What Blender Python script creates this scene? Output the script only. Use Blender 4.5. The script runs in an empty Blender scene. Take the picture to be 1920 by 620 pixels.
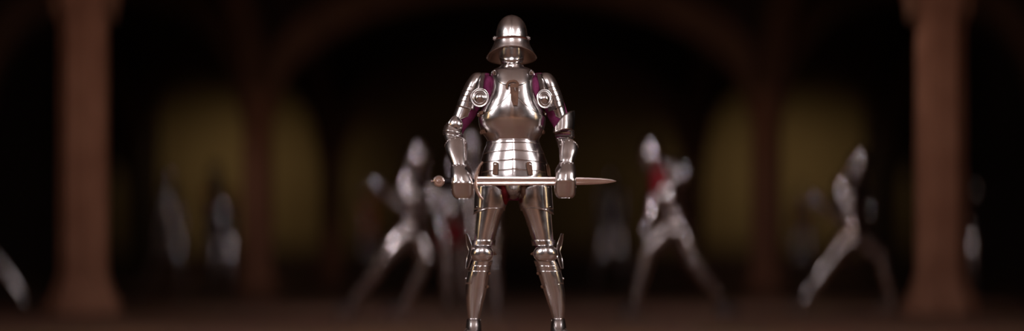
import bpy, bmesh, math, random
from mathutils import Vector, Matrix
random.seed(7)
SC = bpy.context.scene
COL = SC.collection
PI = math.pi
F = 3300.0            # focal length in pixels of the 1920-wide frame
CD = 10.0             # camera distance in front of the standing suit
CH = 0.45             # camera height
HY = 497.0            # horizon row

def W(px, py, y=0.0):
    s = F / (CD + y)
    return Vector(((px - 960) / s, y, CH + (HY - py) / s))

# ------------------------------------------------------------------ materials
def mat(name):
    m = bpy.data.materials.new(name); m.use_nodes = True
    nt = m.node_tree; b = nt.nodes['Principled BSDF']
    return m, nt, b

def noise_ramp(nt, scale, c0, c1, detail=4, p0=.35, p1=.65, vec=None):
    n = nt.nodes.new('ShaderNodeTexNoise'); n.inputs['Scale'].default_value = scale; n.inputs['Detail'].default_value = detail
    r = nt.nodes.new('ShaderNodeValToRGB')
    r.color_ramp.elements[0].position = p0; r.color_ramp.elements[1].position = p1
    r.color_ramp.elements[0].color = (*c0, 1); r.color_ramp.elements[1].color = (*c1, 1)
    tc = nt.nodes.new('ShaderNodeTexCoord')
    nt.links.new(tc.outputs['Object'], n.inputs['Vector'])
    nt.links.new(n.outputs['Fac'], r.inputs['Fac'])
    return n, r

def metal(name, c0, c1, r0, r1, scale=9, bump=.02, fine=160):
    m, nt, b = mat(name)
    n, r = noise_ramp(nt, scale, c0, c1)
    nt.links.new(r.outputs['Color'], b.inputs['Base Color'])
    b.inputs['Metallic'].default_value = 1
    n2, r2 = noise_ramp(nt, scale * 2.3, (r0,) * 3, (r1,) * 3, 6, .3, .75)
    nt.links.new(r2.outputs['Color'], b.inputs['Roughness'])
    if bump:
        n3, r3 = noise_ramp(nt, fine, (0, 0, 0), (1, 1, 1), 3)
        bp = nt.nodes.new('ShaderNodeBump'); bp.inputs['Strength'].default_value = bump; bp.inputs['Distance'].default_value = .004
        nt.links.new(n3.outputs['Fac'], bp.inputs['Height']); nt.links.new(bp.outputs['Normal'], b.inputs['Normal'])
    return m

def matte(name, c0, c1, rough=.8, scale=6, bump=.1, spec=.3, fine=None):
    m, nt, b = mat(name)
    n, r = noise_ramp(nt, scale, c0, c1)
    nt.links.new(r.outputs['Color'], b.inputs['Base Color'])
    b.inputs['Roughness'].default_value = rough
    b.inputs['Specular IOR Level'].default_value = spec
    if bump:
        n3, r3 = noise_ramp(nt, fine or scale * 6, (0, 0, 0), (1, 1, 1), 5)
        bp = nt.nodes.new('ShaderNodeBump'); bp.inputs['Strength'].default_value = bump; bp.inputs['Distance'].default_value = .02
        nt.links.new(n3.outputs['Fac'], bp.inputs['Height']); nt.links.new(bp.outputs['Normal'], b.inputs['Normal'])
    return m

STEEL = metal('polished_steel', (.62, .585, .585), (.71, .67, .67), .18, .28, 9, .03, 120)
STEEL_D = metal('satin_steel', (.46, .42, .42), (.55, .51, .51), .24, .36)
BLADE = metal('blade_steel', (.82, .69, .66), (.88, .75, .72), .18, .28, 4)
BGSTEEL = metal('dull_steel', (.48, .425, .415), (.58, .52, .51), .09, .15, 3, 0)
LEATHER = matte('brown_leather', (.10, .048, .030), (.16, .078, .048), .6, 30, .3)
DARKLEATHER = matte('dark_leather', (.030, .018, .016), (.055, .032, .026), .55, 40, .3)
PURPLE = matte('purple_cloth', (.17, .022, .085), (.26, .042, .135), .85, 14, .4, .2, 220)
REDCLOTH = matte('red_cloth', (.135, .009, .012), (.20, .014, .018), .85, 10, .3, .2)
ORANGECLOTH = matte('orange_cloth', (.42, .12, .02), (.5, .17, .03), .85, 10, .3, .2)
GOLDCLOTH = matte('ochre_cloth', (.34, .20, .04), (.42, .26, .06), .85, 10, .3, .2)
TEALCLOTH = matte('grey_teal_cloth', (.10, .15, .17), (.15, .2, .22), .85, 10, .3, .2)
BLACKCLOTH = matte('dark_cloth', (.012, .010, .012), (.022, .017, .02), .85, 12, .3, .2)
LINING = matte('red_lining', (.20, .055, .04), (.28, .08, .055), .9, 20, .3, .2)
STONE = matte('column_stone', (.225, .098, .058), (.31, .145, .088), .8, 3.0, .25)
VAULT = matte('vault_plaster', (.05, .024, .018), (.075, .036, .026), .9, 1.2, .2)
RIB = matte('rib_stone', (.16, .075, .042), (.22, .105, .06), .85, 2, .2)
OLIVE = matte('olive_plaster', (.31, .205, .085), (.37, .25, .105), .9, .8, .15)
PANEL = matte('dark_panelling', (.05, .022, .016), (.08, .036, .024), .6, 2, .2)
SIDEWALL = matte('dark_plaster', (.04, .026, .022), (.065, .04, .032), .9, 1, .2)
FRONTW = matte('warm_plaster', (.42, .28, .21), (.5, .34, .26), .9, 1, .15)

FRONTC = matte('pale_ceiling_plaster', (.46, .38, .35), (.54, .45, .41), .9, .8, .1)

def floor_mat():
    m, nt, b = mat('red_brown_floor')
    tc = nt.nodes.new('ShaderNodeTexCoord')
    br = nt.nodes.new('ShaderNodeTexBrick')
    br.inputs['Scale'].default_value = 1.0; br.inputs['Mortar Size'].default_value = .012
    br.inputs['Brick Width'].default_value = 1.2; br.inputs['Row Height'].default_value = .6
    br.inputs['Color1'].default_value = (.21, .106, .066, 1); br.inputs['Color2'].default_value = (.27, .135, .082, 1)
    br.inputs['Mortar'].default_value = (.13, .07, .055, 1)
    nt.links.new(tc.outputs['Object'], br.inputs['Vector'])
    n = nt.nodes.new('ShaderNodeTexNoise'); n.inputs['Scale'].default_value = 1.6; n.inputs['Detail'].default_value = 6
    nt.links.new(tc.outputs['Object'], n.inputs['Vector'])
    mx = nt.nodes.new('ShaderNodeMixRGB'); mx.blend_type = 'MULTIPLY'; mx.inputs['Fac'].default_value = .5
    nt.links.new(br.outputs['Color'], mx.inputs['Color1']); nt.links.new(n.outputs['Color'], mx.inputs['Color2'])
    nt.links.new(mx.outputs['Color'], b.inputs['Base Color'])
    b.inputs['Roughness'].default_value = .6
    return m
FLOOR = floor_mat()

# ------------------------------------------------------------------ mesh building
class MB:
    def __init__(s): s.v = []; s.f = []
    def grid(s, rows, closed=False, cap0=False, cap1=False):
        b = len(s.v); n = len(rows[0]); m = len(rows)
        for r in rows: s.v.extend(r)
        for i in range(m - 1):
            for j in range(n if closed else n - 1):
                k = (j + 1) % n
                s.f.append((b + i * n + j, b + i * n + k, b + (i + 1) * n + k, b + (i + 1) * n + j))
        if cap0: s.f.append(tuple(b + j for j in reversed(range(n))))
        if cap1: s.f.append(tuple(b + (m - 1) * n + j for j in range(n)))
        return s
    def tube(s, pts, r, closed=False, n=8):
        m = len(pts); rows = []; prev = None
        for i, p in enumerate(pts):
            if closed: d = pts[(i + 1) % m] - pts[i - 1]
            else: d = pts[min(i + 1, m - 1)] - pts[max(i - 1, 0)]
            if d.length < 1e-9: d = Vector((0, 0, 1))
            d.normalize()
            if prev is None:
                a = d.orthogonal().normalized()
            else:
                a = prev - d * prev.dot(d)
                a = a.normalized() if a.length > 1e-6 else d.orthogonal().normalized()
            prev = a; c = d.cross(a)
            rr = r(i / max(m - 1, 1)) if callable(r) else r
            rows.append([p + a * (rr * math.cos(t * 2 * PI / n)) + c * (rr * math.sin(t * 2 * PI / n)) for t in range(n)])
        if closed: rows.append(list(rows[0])); s.grid(rows, True)
        else: s.grid(rows, True, True, True)
        return s
    def lathe(s, c, axis, prof, n=32, up=None, sx=1.0):
        """prof: list of (radius, distance along the axis)."""
        d = Vector(axis).normalized()
        a = (Vector(up) - d * Vector(up).dot(d)).normalized() if up else d.orthogonal().normalized()
        e = a.cross(d)
        rows = [[Vector(c) + d * h + e * (sx * r * math.cos(t * 2 * PI / n)) + a * (r * math.sin(t * 2 * PI / n)) for t in range(n)] for r, h in prof]
        s.grid(rows, True, prof[0][0] > 1e-5, prof[-1][0] > 1e-5)
        return s
    def rivet(s, p, nrm, r=.0035):
        s.lathe(p, nrm, [(r, -.001), (r, .0006), (r * .75, .0018), (r * .3, .0026), (.0001, .0027)], 10)
        return s
    def box(s, x0, x1, y0, y1, z0, z1):
        b = len(s.v)
        for z in (z0, z1):
            for x, y in ((x0, y0), (x1, y0), (x1, y1), (x0, y1)): s.v.append(Vector((x, y, z)))
        for q in ((3, 2, 1, 0), (4, 5, 6, 7), (0, 1, 5, 4), (1, 2, 6, 5), (2, 3, 7, 6), (3, 0, 4, 7)): s.f.append(tuple(b + i for i in q))
        return s
    def build(s, name, m, parent=None, solid=0, bevel=0, sharp=50, smooth=True, origin=None):
        me = bpy.data.meshes.new(name)
        me.from_pydata([tuple(p) for p in s.v], [], s.f)
        me.validate()
        if not solid:
            bm = bmesh.new(); bm.from_mesh(me); bmesh.ops.recalc_face_normals(bm, faces=bm.faces[:]); bm.to_mesh(me); bm.free()
        if smooth:
            for p in me.polygons: p.use_smooth = True
            me.set_sharp_from_angle(angle=math.radians(sharp))
        o = bpy.data.objects.new(name, me); COL.objects.link(o)
        me.materials.append(m)
        if parent is not None:
            o.parent = parent
        if solid:
            md = o.modifiers.new('thickness', 'SOLIDIFY'); md.thickness = solid; md.offset = -1
        if bevel:
            md = o.modifiers.new('bevel', 'BEVEL'); md.width = bevel; md.segments = 2; md.limit_method = 'ANGLE'
        return o

ORIG = {}
def empty(name, loc, label, cat, group=None):
    o = bpy.data.objects.new(name, None); COL.objects.link(o)
    o.location = loc; o['label'] = label; o['category'] = cat
    o.empty_display_size = .1
    if group: o['group'] = group
    ORIG[o.name] = Vector(loc)
    return o
def settle(root):
    """Meshes were made in world coordinates; shift the direct parts so the thing's origin sits at its base."""
    off = ORIG[root.name]
    for ch in [o for o in COL.objects if o.parent is root]:
        if ch.get('settled') is None:
            ch.location = ch.location - off

def pchip(xs, ys, x):
    n = len(xs)
    if x <= xs[0]:
        return ys[0] + (x - xs[0]) * (ys[1] - ys[0]) / (xs[1] - xs[0]) if n > 1 else ys[0]
    if x >= xs[-1]:
        return ys[-1] + (x - xs[-1]) * (ys[-1] - ys[-2]) / (xs[-1] - xs[-2])
    h = [xs[i + 1] - xs[i] for i in range(n - 1)]
    d = [(ys[i + 1] - ys[i]) / h[i] for i in range(n - 1)]
    def tan(i):
        if i == 0: return d[0]
        if i == n - 1: return d[-1]
        if d[i - 1] * d[i] <= 0: return 0.0
        w1 = 2 * h[i] + h[i - 1]; w2 = h[i] + 2 * h[i - 1]
        return (w1 + w2) / (w1 / d[i - 1] + w2 / d[i])
    for i in range(n - 1):
        if x <= xs[i + 1]:
            t = (x - xs[i]) / h[i]
            a, b = tan(i) * h[i], tan(i + 1) * h[i]
            return (2 * t**3 - 3 * t**2 + 1) * ys[i] + (t**3 - 2 * t**2 + t) * a + (-2 * t**3 + 3 * t**2) * ys[i + 1] + (t**3 - t**2) * b

class Loft:
    """Cross-sections (row, left, right, depth of centre, front radius, back radius) in the frame of the photograph at their own depth."""
    def __init__(s, secs, n=2.2, ridge=0.0, rw=.16, tx=0.0, peak=0.0):
        s.secs = secs; s.n = n; s.ridge = ridge; s.rw = rw; s.tx = tx; s.peak = peak
        s.xs = [q[0] for q in secs]
    def par(s, py):
        return [pchip(s.xs, [q[k] for q in s.secs], py) for k in range(1, 6)]
    def raw(s, py, th):
        l, r, yc, rf, rb = s.par(py)
        a = W(l, py, yc); b = W(r, py, yc)
        cx = (a.x + b.x) / 2; rx = max((b.x - a.x) / 2, .0005)
        c, q = math.cos(th), math.sin(th)
        X = math.copysign(abs(c) ** (2 / s.n), c); Y = math.copysign(abs(q) ** (2 / s.n), q)
        rr = rf if q >= 0 else rb
        y = yc - rr * Y
        if s.ridge and q > 0: y -= s.ridge * math.exp(-(abs(X) / s.rw) ** 1.2)
        return Vector((cx + rx * X, y, a.z + s.tx * rx * X + (s.peak * q * q if q > 0 else 0)))
    def pt(s, py, th, off=0.0):
        p = s.raw(py, th)
        if off:
            p = p + s.nrm(py, th) * off
        return p
    def nrm(s, py, th):
        e = 1e-3
        u = s.raw(py, th + e) - s.raw(py, th - e); v = s.raw(py + .3, th) - s.raw(py - .3, th)
        n = u.cross(v)
        return n.normalized() if n.length > 1e-14 else Vector((0, -1, 0))
    def th(s, py, px):
        """front angle at which the surface shows in column px"""
        lo, hi = .02, PI - .02
        for _ in range(40):
            md = (lo + hi) / 2
            p = s.raw(py, md)
            x = 960 + p.x * F / (CD + p.y)
            if x > px: lo = md
            else: hi = md
        return (lo + hi) / 2

def fn(v): return v if callable(v) else (lambda t: v)

def shell(mb, L, py0, py1, t0=-180, t1=180, off=0.0, nth=44, npy=20, bt=0, bb=0, bs=0, rivets=(), off1=None, cap0=False):
    """a plate over loft L between rows py0(θ) and py1(θ), θ in degrees (90 = towards the camera)"""
    f0, f1 = fn(py0), fn(py1)
    closed = abs((t1 - t0) - 360) < 1e-6
    ths = [math.radians(t0 + (t1 - t0) * j / nth) for j in range(nth if closed else nth + 1)]
    rows = []
    for i in range(npy + 1):
        u = i / npy
        o = off if off1 is None else off + (off1 - off) * u
        rows.append([L.pt(f0(t) + (f1(t) - f0(t)) * u, t, o) for t in ths])
    mb.grid(rows, closed, cap0)
    if bt: mb.tube(rows[0], bt, closed, 6)
    if bb: mb.tube(rows[-1], bb, closed, 6)
    if bs and not closed:
        mb.tube([r[0] for r in rows], bs, False, 6); mb.tube([r[-1] for r in rows], bs, False, 6)
    for (py, th) in rivets:
        t = math.radians(th)
        mb.rivet(L.pt(py, t, (off if off1 is None else off1) + .0008), L.nrm(py, t))
    return mb

def strap(mb, L, pts, off=.006, thick=.003):
    """leather strip over loft L: pts = (row, left, right) in frame columns"""
    rows = []
    for py, l, r in pts:
        a, b = L.th(py, l), L.th(py, r)
        k = [a + (b - a) * j / 6 for j in range(7)]
        out = [L.pt(py, t, off + thick * (1 if 0 < j < 6 else .55)) for j, t in enumerate(k)]
        inn = [L.pt(py, t, off) for t in reversed(k)]
        rows.append(list(reversed(out)) + list(reversed(inn)))
    mb.grid([list(reversed(r)) for r in rows], True, True, True)
    return mb

# ------------------------------------------------------------------ body under the armour (one continuous surface)
def skin_body(name, joints, edges, m, parent, root=0, sub=2):
    me = bpy.data.meshes.new(name)
    me.from_pydata([tuple(j[0]) for j in joints], edges, [])
    o = bpy.data.objects.new(name, me); COL.objects.link(o)
    o.parent = parent
    sk = o.modifiers.new('skin', 'SKIN'); sk.use_smooth_shade = True
    for i, d in enumerate(me.skin_vertices[0].data):
        r = joints[i][1]
        d.radius = (r, r) if not isinstance(r, tuple) else r
        d.use_root = (i == root)
    md = o.modifiers.new('smooth', 'SUBSURF'); md.levels = sub; md.render_levels = sub
    me.materials.append(m)
    return o

# ================================================================== THE STANDING SUIT
K = empty('suit_of_armor', (0, 0, 0), 'large polished steel suit of armor standing sharp in front, holding a sword crosswise', 'suit of armor')

bj = [  # joint, radius
    (W(962, 335, .02), (.11, .085)), (W(962, 300, .02), (.13, .095)), (W(962, 250, .02), (.125, .09)), (W(962, 190, .02), (.15, .10)), (W(962, 150, .02), (.10, .075)),
    (W(960, 122, .02), .052), (W(960, 80, .0), .068), (W(960, 50, .0), .068),
    (W(908, 154, .02), .064), (W(882, 176, .02), .046), (W(856, 232, .01), .036), (W(853, 262, -.045), .027), (W(864, 316, -.195), .024),
    (W(1013, 154, .02), .064), (W(1038, 176, .02), .046), (W(1059, 235, .0), .040), (W(1063, 268, -.06), .027), (W(1063, 314, -.195), .024),
    (W(927, 366, .02), .06), (W(913, 415, .02), .056), (W(904, 475, .01), .048), (W(895, 530, .02), .046), (W(888, 604, .02), .030),
    (W(997, 366, .02), .06), (W(1011, 415, .02), .056), (W(1022, 475, .01), .048), (W(1036, 530, .02), .046), (W(1047, 604, .02), .030)]
be = [(0, 1), (1, 2), (2, 3), (3, 4), (4, 5), (5, 6), (6, 7), (3, 8), (8, 9), (9, 10), (10, 11), (11, 12), (3, 13), (13, 14), (14, 15), (15, 16), (16, 17),
      (0, 18), (18, 19), (19, 20), (20, 21), (21, 22), (0, 23), (23, 24), (24, 25), (25, 26), (26, 27)]
b = skin_body('arming_doublet', bj, be, PURPLE, K); b['label'] = 'purple cloth doublet showing between the plates'

# padded sleeves at the elbow pits
SL = Loft([(138, 893, 918, .03, .04, .04), (150, 884, 916, .02, .06, .05), (185, 868, 910, .02, .06, .05), (205, 854, 899, .015, .052, .05), (222, 850, 889, .012, .048, .05), (236, 848, 878, .015, .040, .045), (248, 845, 869, 0, .032, .04), (262, 844, 866, -.035, .028, .034)], 2.0)
SR = Loft([(138, 1001, 1028, .03, .04, .04), (150, 1003, 1034, .02, .06, .05), (185, 1012, 1050, .02, .06, .05), (205, 1021, 1058, .015, .052, .05), (222, 1028, 1064, .01, .05, .05), (238, 1038, 1069, 0, .045, .045), (254, 1041, 1070, -.022, .046, .04), (264, 1048, 1070, -.045, .03, .034), (272, 1050, 1070, -.07, .026, .03)], 2.0)
for L in (SL, SR):
    o = shell(MB(), L, L.xs[0], L.xs[-1], -180, 180, 0, 28, 24).build('sleeve', PURPLE, K, .004)
    o['label'] = 'purple cloth sleeve'

# ---- helmet
SK = Loft([(28.2, 957.5, 961.5, 0, .006, .006), (29.5, 952, 967, 0, .026, .03), (32, 946, 973, 0, .046, .055), (37, 940, 979, 0, .068, .08), (44, 935, 984, 0, .087, .105), (54, 931.5, 987.5, 0, .102, .122), (64, 930, 989, 0, .109, .132), (72.5, 929.5, 989.5, 0, .112, .137), (77, 929.5, 989.5, 0, .112, .138)], 2.0, .007, .10)
mb = MB()
shell(mb, SK, 28.2, 72.3, -180, 180, 0, 64, 30, 0, .0022, rivets=[(66.5, 62), (66.5, 85), (66.5, 117)], cap0=True)
ridge = [SK.pt(p, PI / 2, .0005) for p in (29, 31, 34, 38, 44, 52, 60, 68, 72)]
mb.tube(ridge, .0018, False, 6)
HEL = mb.build('helmet', STEEL, K, .002)
BR = Loft([(71, 929, 990, 0, .114, .139), (76, 928, 991, 0, .117, .142), (83, 926.5, 992.5, 0, .122, .15), (90, 923, 996, 0, .129, .165), (98, 918.5, 1000.5, 0, .136, .185), (105, 914.5, 1004, 0, .141, .205), (112, 911.5, 1007, 0, .145, .225)], 2.1, .008, .10)
vb = lambda t: 91.5 + 17.0 * (1 - max(0, math.sin(t))) ** 1.15
mb = shell(MB(), BR, 76.2, vb, -8, 188, .002, 60, 16, .0026, .0028, .002)
mb.build('visor', STEEL, HEL, .002)
tb = lambda t: 108.5 + 3.5 * max(0, -math.sin(t))
shell(MB(), BR, 71.5, tb, 180, 360, 0, 48, 16, 0, .0028, 0).build('neck_guard', STEEL, HEL, .002)
LN = Loft([(70, 931.5, 987.5, 0, .106, .13), (80, 931, 988, 0, .108, .132)], 2.0)
shell(MB(), LN, 70, 80, -180, 180, 0, 48, 3).build('lining', LINING, HEL, .003)
# dark stitched leather band in the sight
for px, sx in ((927.6, -1), (990.8, 1)):
    c = W(px, 71.8, -.02)
    mb = MB().lathe(c, (sx * .55, -.83, 0), [(.0115, -.006), (.0115, 0), (.0095, .003), (.006, .004), (.006, .007), (.003, .0095), (.0001, .010)], 20)
    for k in range(6):
        d = Vector((sx * .55, -.83, 0)).normalized(); a = Vector((0, 0, 1)); e = d.cross(a)
        mb.rivet(c + d * .003 + (a * math.cos(k * PI / 3) + e * math.sin(k * PI / 3)) * .0095, d, .003)
    mb.build('pivot', STEEL, HEL)

# ---- bevor (chin and throat guard)
BV = Loft([(78, 938, 980, -.015, .098, .07), (84, 936, 982, -.015, .106, .075), (90, 934.5, 983.2, -.015, .106, .08), (104, 935, 983, -.015, .099, .085), (112, 937, 981.5, -.015, .094, .085), (115, 938.5, 980, -.015, .095, .085), (119, 941, 977.5, -.015, .091, .085), (123, 943, 976, -.015, .086, .085), (127, 941.5, 978, -.012, .089, .085), (131, 937, 983, -.008, .096, .09)], 2.4, .006, .10)
mb = shell(MB(), BV, 78, 131, -30, 210, 0, 56, 36, .002, 0, .002)
mb.tube([BV.pt(121.5 - 5.5 * abs(math.cos(math.radians(t))) ** 1.2, math.radians(t), .0012) for t in range(-10, 191, 5)], .0022, False, 6)
mb.tube([BV.pt(115.5 - 7.5 * abs(math.cos(math.radians(t))) ** 2.2, math.radians(t), .0006) for t in range(15, 166, 5)], .0016, False, 6)
BEV = mb.build('bevor', STEEL, K, .002)
BB = Loft([(123, 942, 977.5, -.012, .091, .09), (127.5, 938, 981.5, -.008, .097, .095), (131, 930, 992, 0, .105, .1), (134.5, 925, 997.5, 0, .113, .105), (139, 923, 999.5, .0, .124, .11), (150, 922.5, 1001, .0, .143, .12), (160, 921, 1003, 0, .156, .12), (172, 917, 1006, 0, .165, .12)], 2.25, .006, .10)
bibb = lambda t: 141 + 25.0 * max(0, math.sin(t)) ** 1.7
mb = shell(MB(), BB, 124, bibb, 4, 176, .006, 60, 24, .0016, .0018, .0012)
mb.build('throat_bib', STEEL, BEV, .002)

# ---- cuirass
BP = Loft([(131, 931, 991, 0, .098, .09), (138, 925, 998, 0, .115, .10), (150, 923, 1000.5, 0, .140, .115), (165, 921, 1002, 0, .156, .125), (180, 917, 1005, 0, .166, .13), (195, 909, 1011, 0, .172, .13), (210, 902, 1018, 0, .175, .13), (224, 899, 1021, 0, .173, .125), (238, 901, 1019.5, 0, .163, .12), (250, 907, 1015, 0, .148, .112), (260, 914, 1009.5, 0, .135, .105), (267, 917.5, 1006.5, 0, .129, .102)], 2.55, .005, .12)
mb = shell(MB(), BP, 138, 266.5, -4, 184, 0, 64, 50, .002, 0, .0034)
shell(mb, BP, 264.5, 268.5, -4, 184, .001, 48, 4, 0, .002, 0, off1=.008)
BRE = mb.build('breastplate', STEEL, K, .002)
BRE['label'] = 'polished steel breastplate with a shaped waist'
def pltop(t):
    x = abs(math.cos(t)) ** (2 / 2.55)
    return 221 - 49.0 * (1 - min(1, x)) ** 1.5
shell(MB(), BP, pltop, 265.5, 2, 178, .004, 72, 34, .0017, 0, .0012).build('plackart', STEEL, BRE, .002)
mb = shell(MB(), BP, 136, 266.5, 186, 354, 0, 48, 30, .002, .002, .003)
mb.build('backplate', STEEL, K, .002)
for sx, px in ((-1, 926), (1, 997)):     # shoulder straps of the cuirass with a buckle
    a = W(px, 138.5, -.09)
    mb = MB(); rows = []
    for k in range(9):
        u = k / 8
        c = Vector((a.x - sx * .004 * math.sin(u * PI), -.09 + u * .16, a.z + .022 * math.sin(u * PI) + .002))
        rows.append([c + Vector((dx, 0, dz)) for dx, dz in ((-.011, 0), (.011, 0), (.011, .004), (-.011, .004))])
    mb.grid(rows, True, True, True)
    s_ = mb.build('shoulder_strap', LEATHER, BRE, 0)
    mb = MB(); c = W(px - 1 * sx, 136.5, -.105)
    mb.tube([c + Vector((math.cos(t * PI / 6) * .009, -.003, math.sin(t * PI / 6) * .011)) for t in range(12)], .002, True, 6)
    mb.rivet(c + Vector((0, -.004, .013)), (0, -1, .2), .004)
    mb.build('strap_buckle', STEEL, BRE)
# chest strap, loop and buckle
st = MB(); strap(st, BP, [(163.5, 958, 970.5), (170, 957.5, 971), (180, 958, 971.2), (190, 959, 971), (200, 960.3, 970.4), (203.5, 961.5, 969.5)], .012, .005)
o = st.build('chest_strap', LEATHER, BRE, 0); o['label'] = 'brown leather strap hanging on the chest'
def onbp(px, py, off): return BP.pt(py, BP.th(py, px), off)
loop = [onbp(px, py, of) for px, py, of in ((950.5, 172, .010), (951, 167, .014), (953, 163, .018), (957, 160.4, .022), (962, 159.6, .024), (966.5, 160.6, .022), (970, 163.5, .018), (970.5, 167.5, .014))]
mb = MB(); rows = []
for i, p in enumerate(loop):
    d = (loop[min(i + 1, 7)] - loop[max(i - 1, 0)]).normalized(); wv = d.cross(Vector((0, -1, 0))).normalized() * .0058
    nv = Vector((0, -.0022, 0))
    rows.append([p - wv - nv, p + wv - nv, p + wv + nv, p - wv + nv])
mb.grid(rows, True, True, True); mb.build('strap_loop', LEATHER, BRE, 0, 0, 60)
mb = MB()
ring = [onbp(px, py, .019) for px, py in ((957, 171.6), (964, 171.3), (972.3, 171.6), (973, 174.5), (972.6, 177.5), (973, 180), (971.6, 180.6), (971.4, 175), (971, 173.2), (964, 172.8), (958.5, 173.2), (957.2, 179.5), (956.4, 179.5))]
mb.tube(ring, .0012, True, 6); mb.tube([onbp(964.2, 171.5, .021), onbp(964.4, 177, .020)], .0014, False, 6)
mb.rivet(onbp(972.5, 177, .019), (0, -1, 0), .004)
mb.build('buckle', STEEL, BRE)
for px, sx in ((904, -1), (1016, 1)):      # side straps joining breast and back
    for py in (215, 247):
        t = math.radians(178 if sx < 0 else 2)
        mb = MB(); rows = []
        for k in range(7):
            tt = t + math.radians(-sx * -1 * (k * 8 - 16)) * (1 if sx > 0 else -1) * -1
            a, b_ = BP.pt(py - 3, tt, .008), BP.pt(py + 3, tt, .008); a2, b2 = BP.pt(py - 3, tt, .012), BP.pt(py + 3, tt, .012)
            rows.append([a, b_, b2, a2])
        mb.grid(rows, True, True, True); mb.build('side_strap', LEATHER, BRE, 0)
        mb = MB(); mb.lathe(BP.pt(py, t, .010), (sx, -.6, 0), [(.010, 0), (.010, .003), (.006, .006), (.0001, .008)], 14); mb.build('side_buckle', LEATHER if py == 247 else STEEL, BRE)

# ---- fauld (waist lames)
FA = Loft([(262, 917, 1007, 0, .130, .105), (270, 914.5, 1010, 0, .135, .11), (280, 910.5, 1014.5, 0, .142, .115), (292, 906.5, 1019.5, 0, .150, .122), (305, 902.5, 1024, 0, .158, .128), (318, 899.5, 1027.5, 0, .165, .133), (332, 897, 1030, 0, .171, .137), (348, 896, 1031, 0, .175, .14)], 2.15, .004, .12)
mb = shell(MB(), FA, 264.5, 271, -4, 184, .008, 60, 4, .003, 0, .002)
FAU = mb.build('fauld', STEEL, K, .002)
edges_f = [(268, 286), (283, 304), (301, 322), (319, 337)]
for i, (a, b_) in enumerate(edges_f):
    pk = lambda t, a=a: a + 1.5 - 3.0 * math.exp(-abs(math.cos(t)) / .22) + 2.5 * abs(math.cos(t)) ** 3 if a > 270 else a
    shell(MB(), FA, pk, lambda t, b_=b_: b_ + 1.2 - 2.6 * math.exp(-abs(math.cos(t)) / .22) + 2.5 * abs(math.cos(t)) ** 3, 0, 180, .0050 - .0009 * i, 60, 8, .0005, .0005, .0016, off1=.0058 - .0009 * i).build('fauld_lame', STEEL, FAU, .0018)
shell(MB(), FA, 264.5, 330, 186, 354, .002, 48, 20, .002, .002, .002).build('culet', STEEL, K, .002)
shell(MB(), FA, 300, 343, 174, 366, -.004, 60, 6, 0, 0, 0).build('fauld_lining', BLACKCLOTH, FAU, .003)
for px, pts in ((930, [(307, 927.5, 932.5), (309, 926, 934.5), (315, 926, 935), (330, 925, 934)]), (993, [(307, 988, 994), (309, 986.5, 996), (315, 986.5, 996.5), (331, 990, 998)]),
                (899, [(310, 900.5, 904), (318, 898.5, 903.5), (331, 896.5, 901)]), (1022, [(310, 1021, 1025), (318, 1022, 1027.5), (331, 1024, 1029.5)])):
    o = strap(MB(), FA, pts, .009, .004).build('tasset_strap', LEATHER, FAU, 0)
    c = FA.th(311.5, px); mb = MB().rivet(FA.pt(311.5, c, .012), FA.nrm(311.5, c), .0075); mb.build('stud', STEEL, o)
# small pierced hasp at the lower middle edge
mb = MB()
c = FA.pt(328, PI / 2, .008)
mb.tube([c + Vector((dx, -.002, dz)) for dx, dz in ((-.005, -.009), (-.005, .009), (.005, .009), (.005, -.009))], .0014, True, 6)
mb.build('hasp', STEEL, FAU)

# ---- codpiece
CP = Loft([(330, 938, 986, -.02, .08, .06), (345, 940, 983, -.02, .085, .06), (357, 944, 980, -.02, .088, .06), (366, 949, 975, -.01, .075, .05), (372, 955, 969, 0, .05, .04), (374, 960, 964, .01, .02, .02)], 2.2, .006, .12)
shell(MB(), CP, 330, 373.8, -40, 220, 0, 40, 20, .001, 0, .0015).build('codpiece', STEEL_D, K, .002)
# red hose glimpsed at the inner thigh
RH = Loft([(340, 930, 957, -.01, .075, .07), (360, 936, 956, -.01, .078, .07), (375, 940, 953.5, 0, .07, .065), (388, 940, 948, .01, .05, .05)], 2.0)
o = shell(MB(), RH, 340, 388, -180, 180, 0, 28, 14).build('hose', REDCLOTH, K, .003); o['label'] = 'red cloth at the inner thigh'
RH2 = Loft([(340, 968, 995, -.01, .07, .07), (360, 974, 992, -.01, .076, .07), (375, 976, 989, 0, .07, .065), (388, 979, 988, .01, .05, .05)], 2.0)
o = shell(MB(), RH2, 340, 388, -180, 180, 0, 28, 14).build('hose', LEATHER, K, .003); o['label'] = 'brown leather at the inner thigh'

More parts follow.
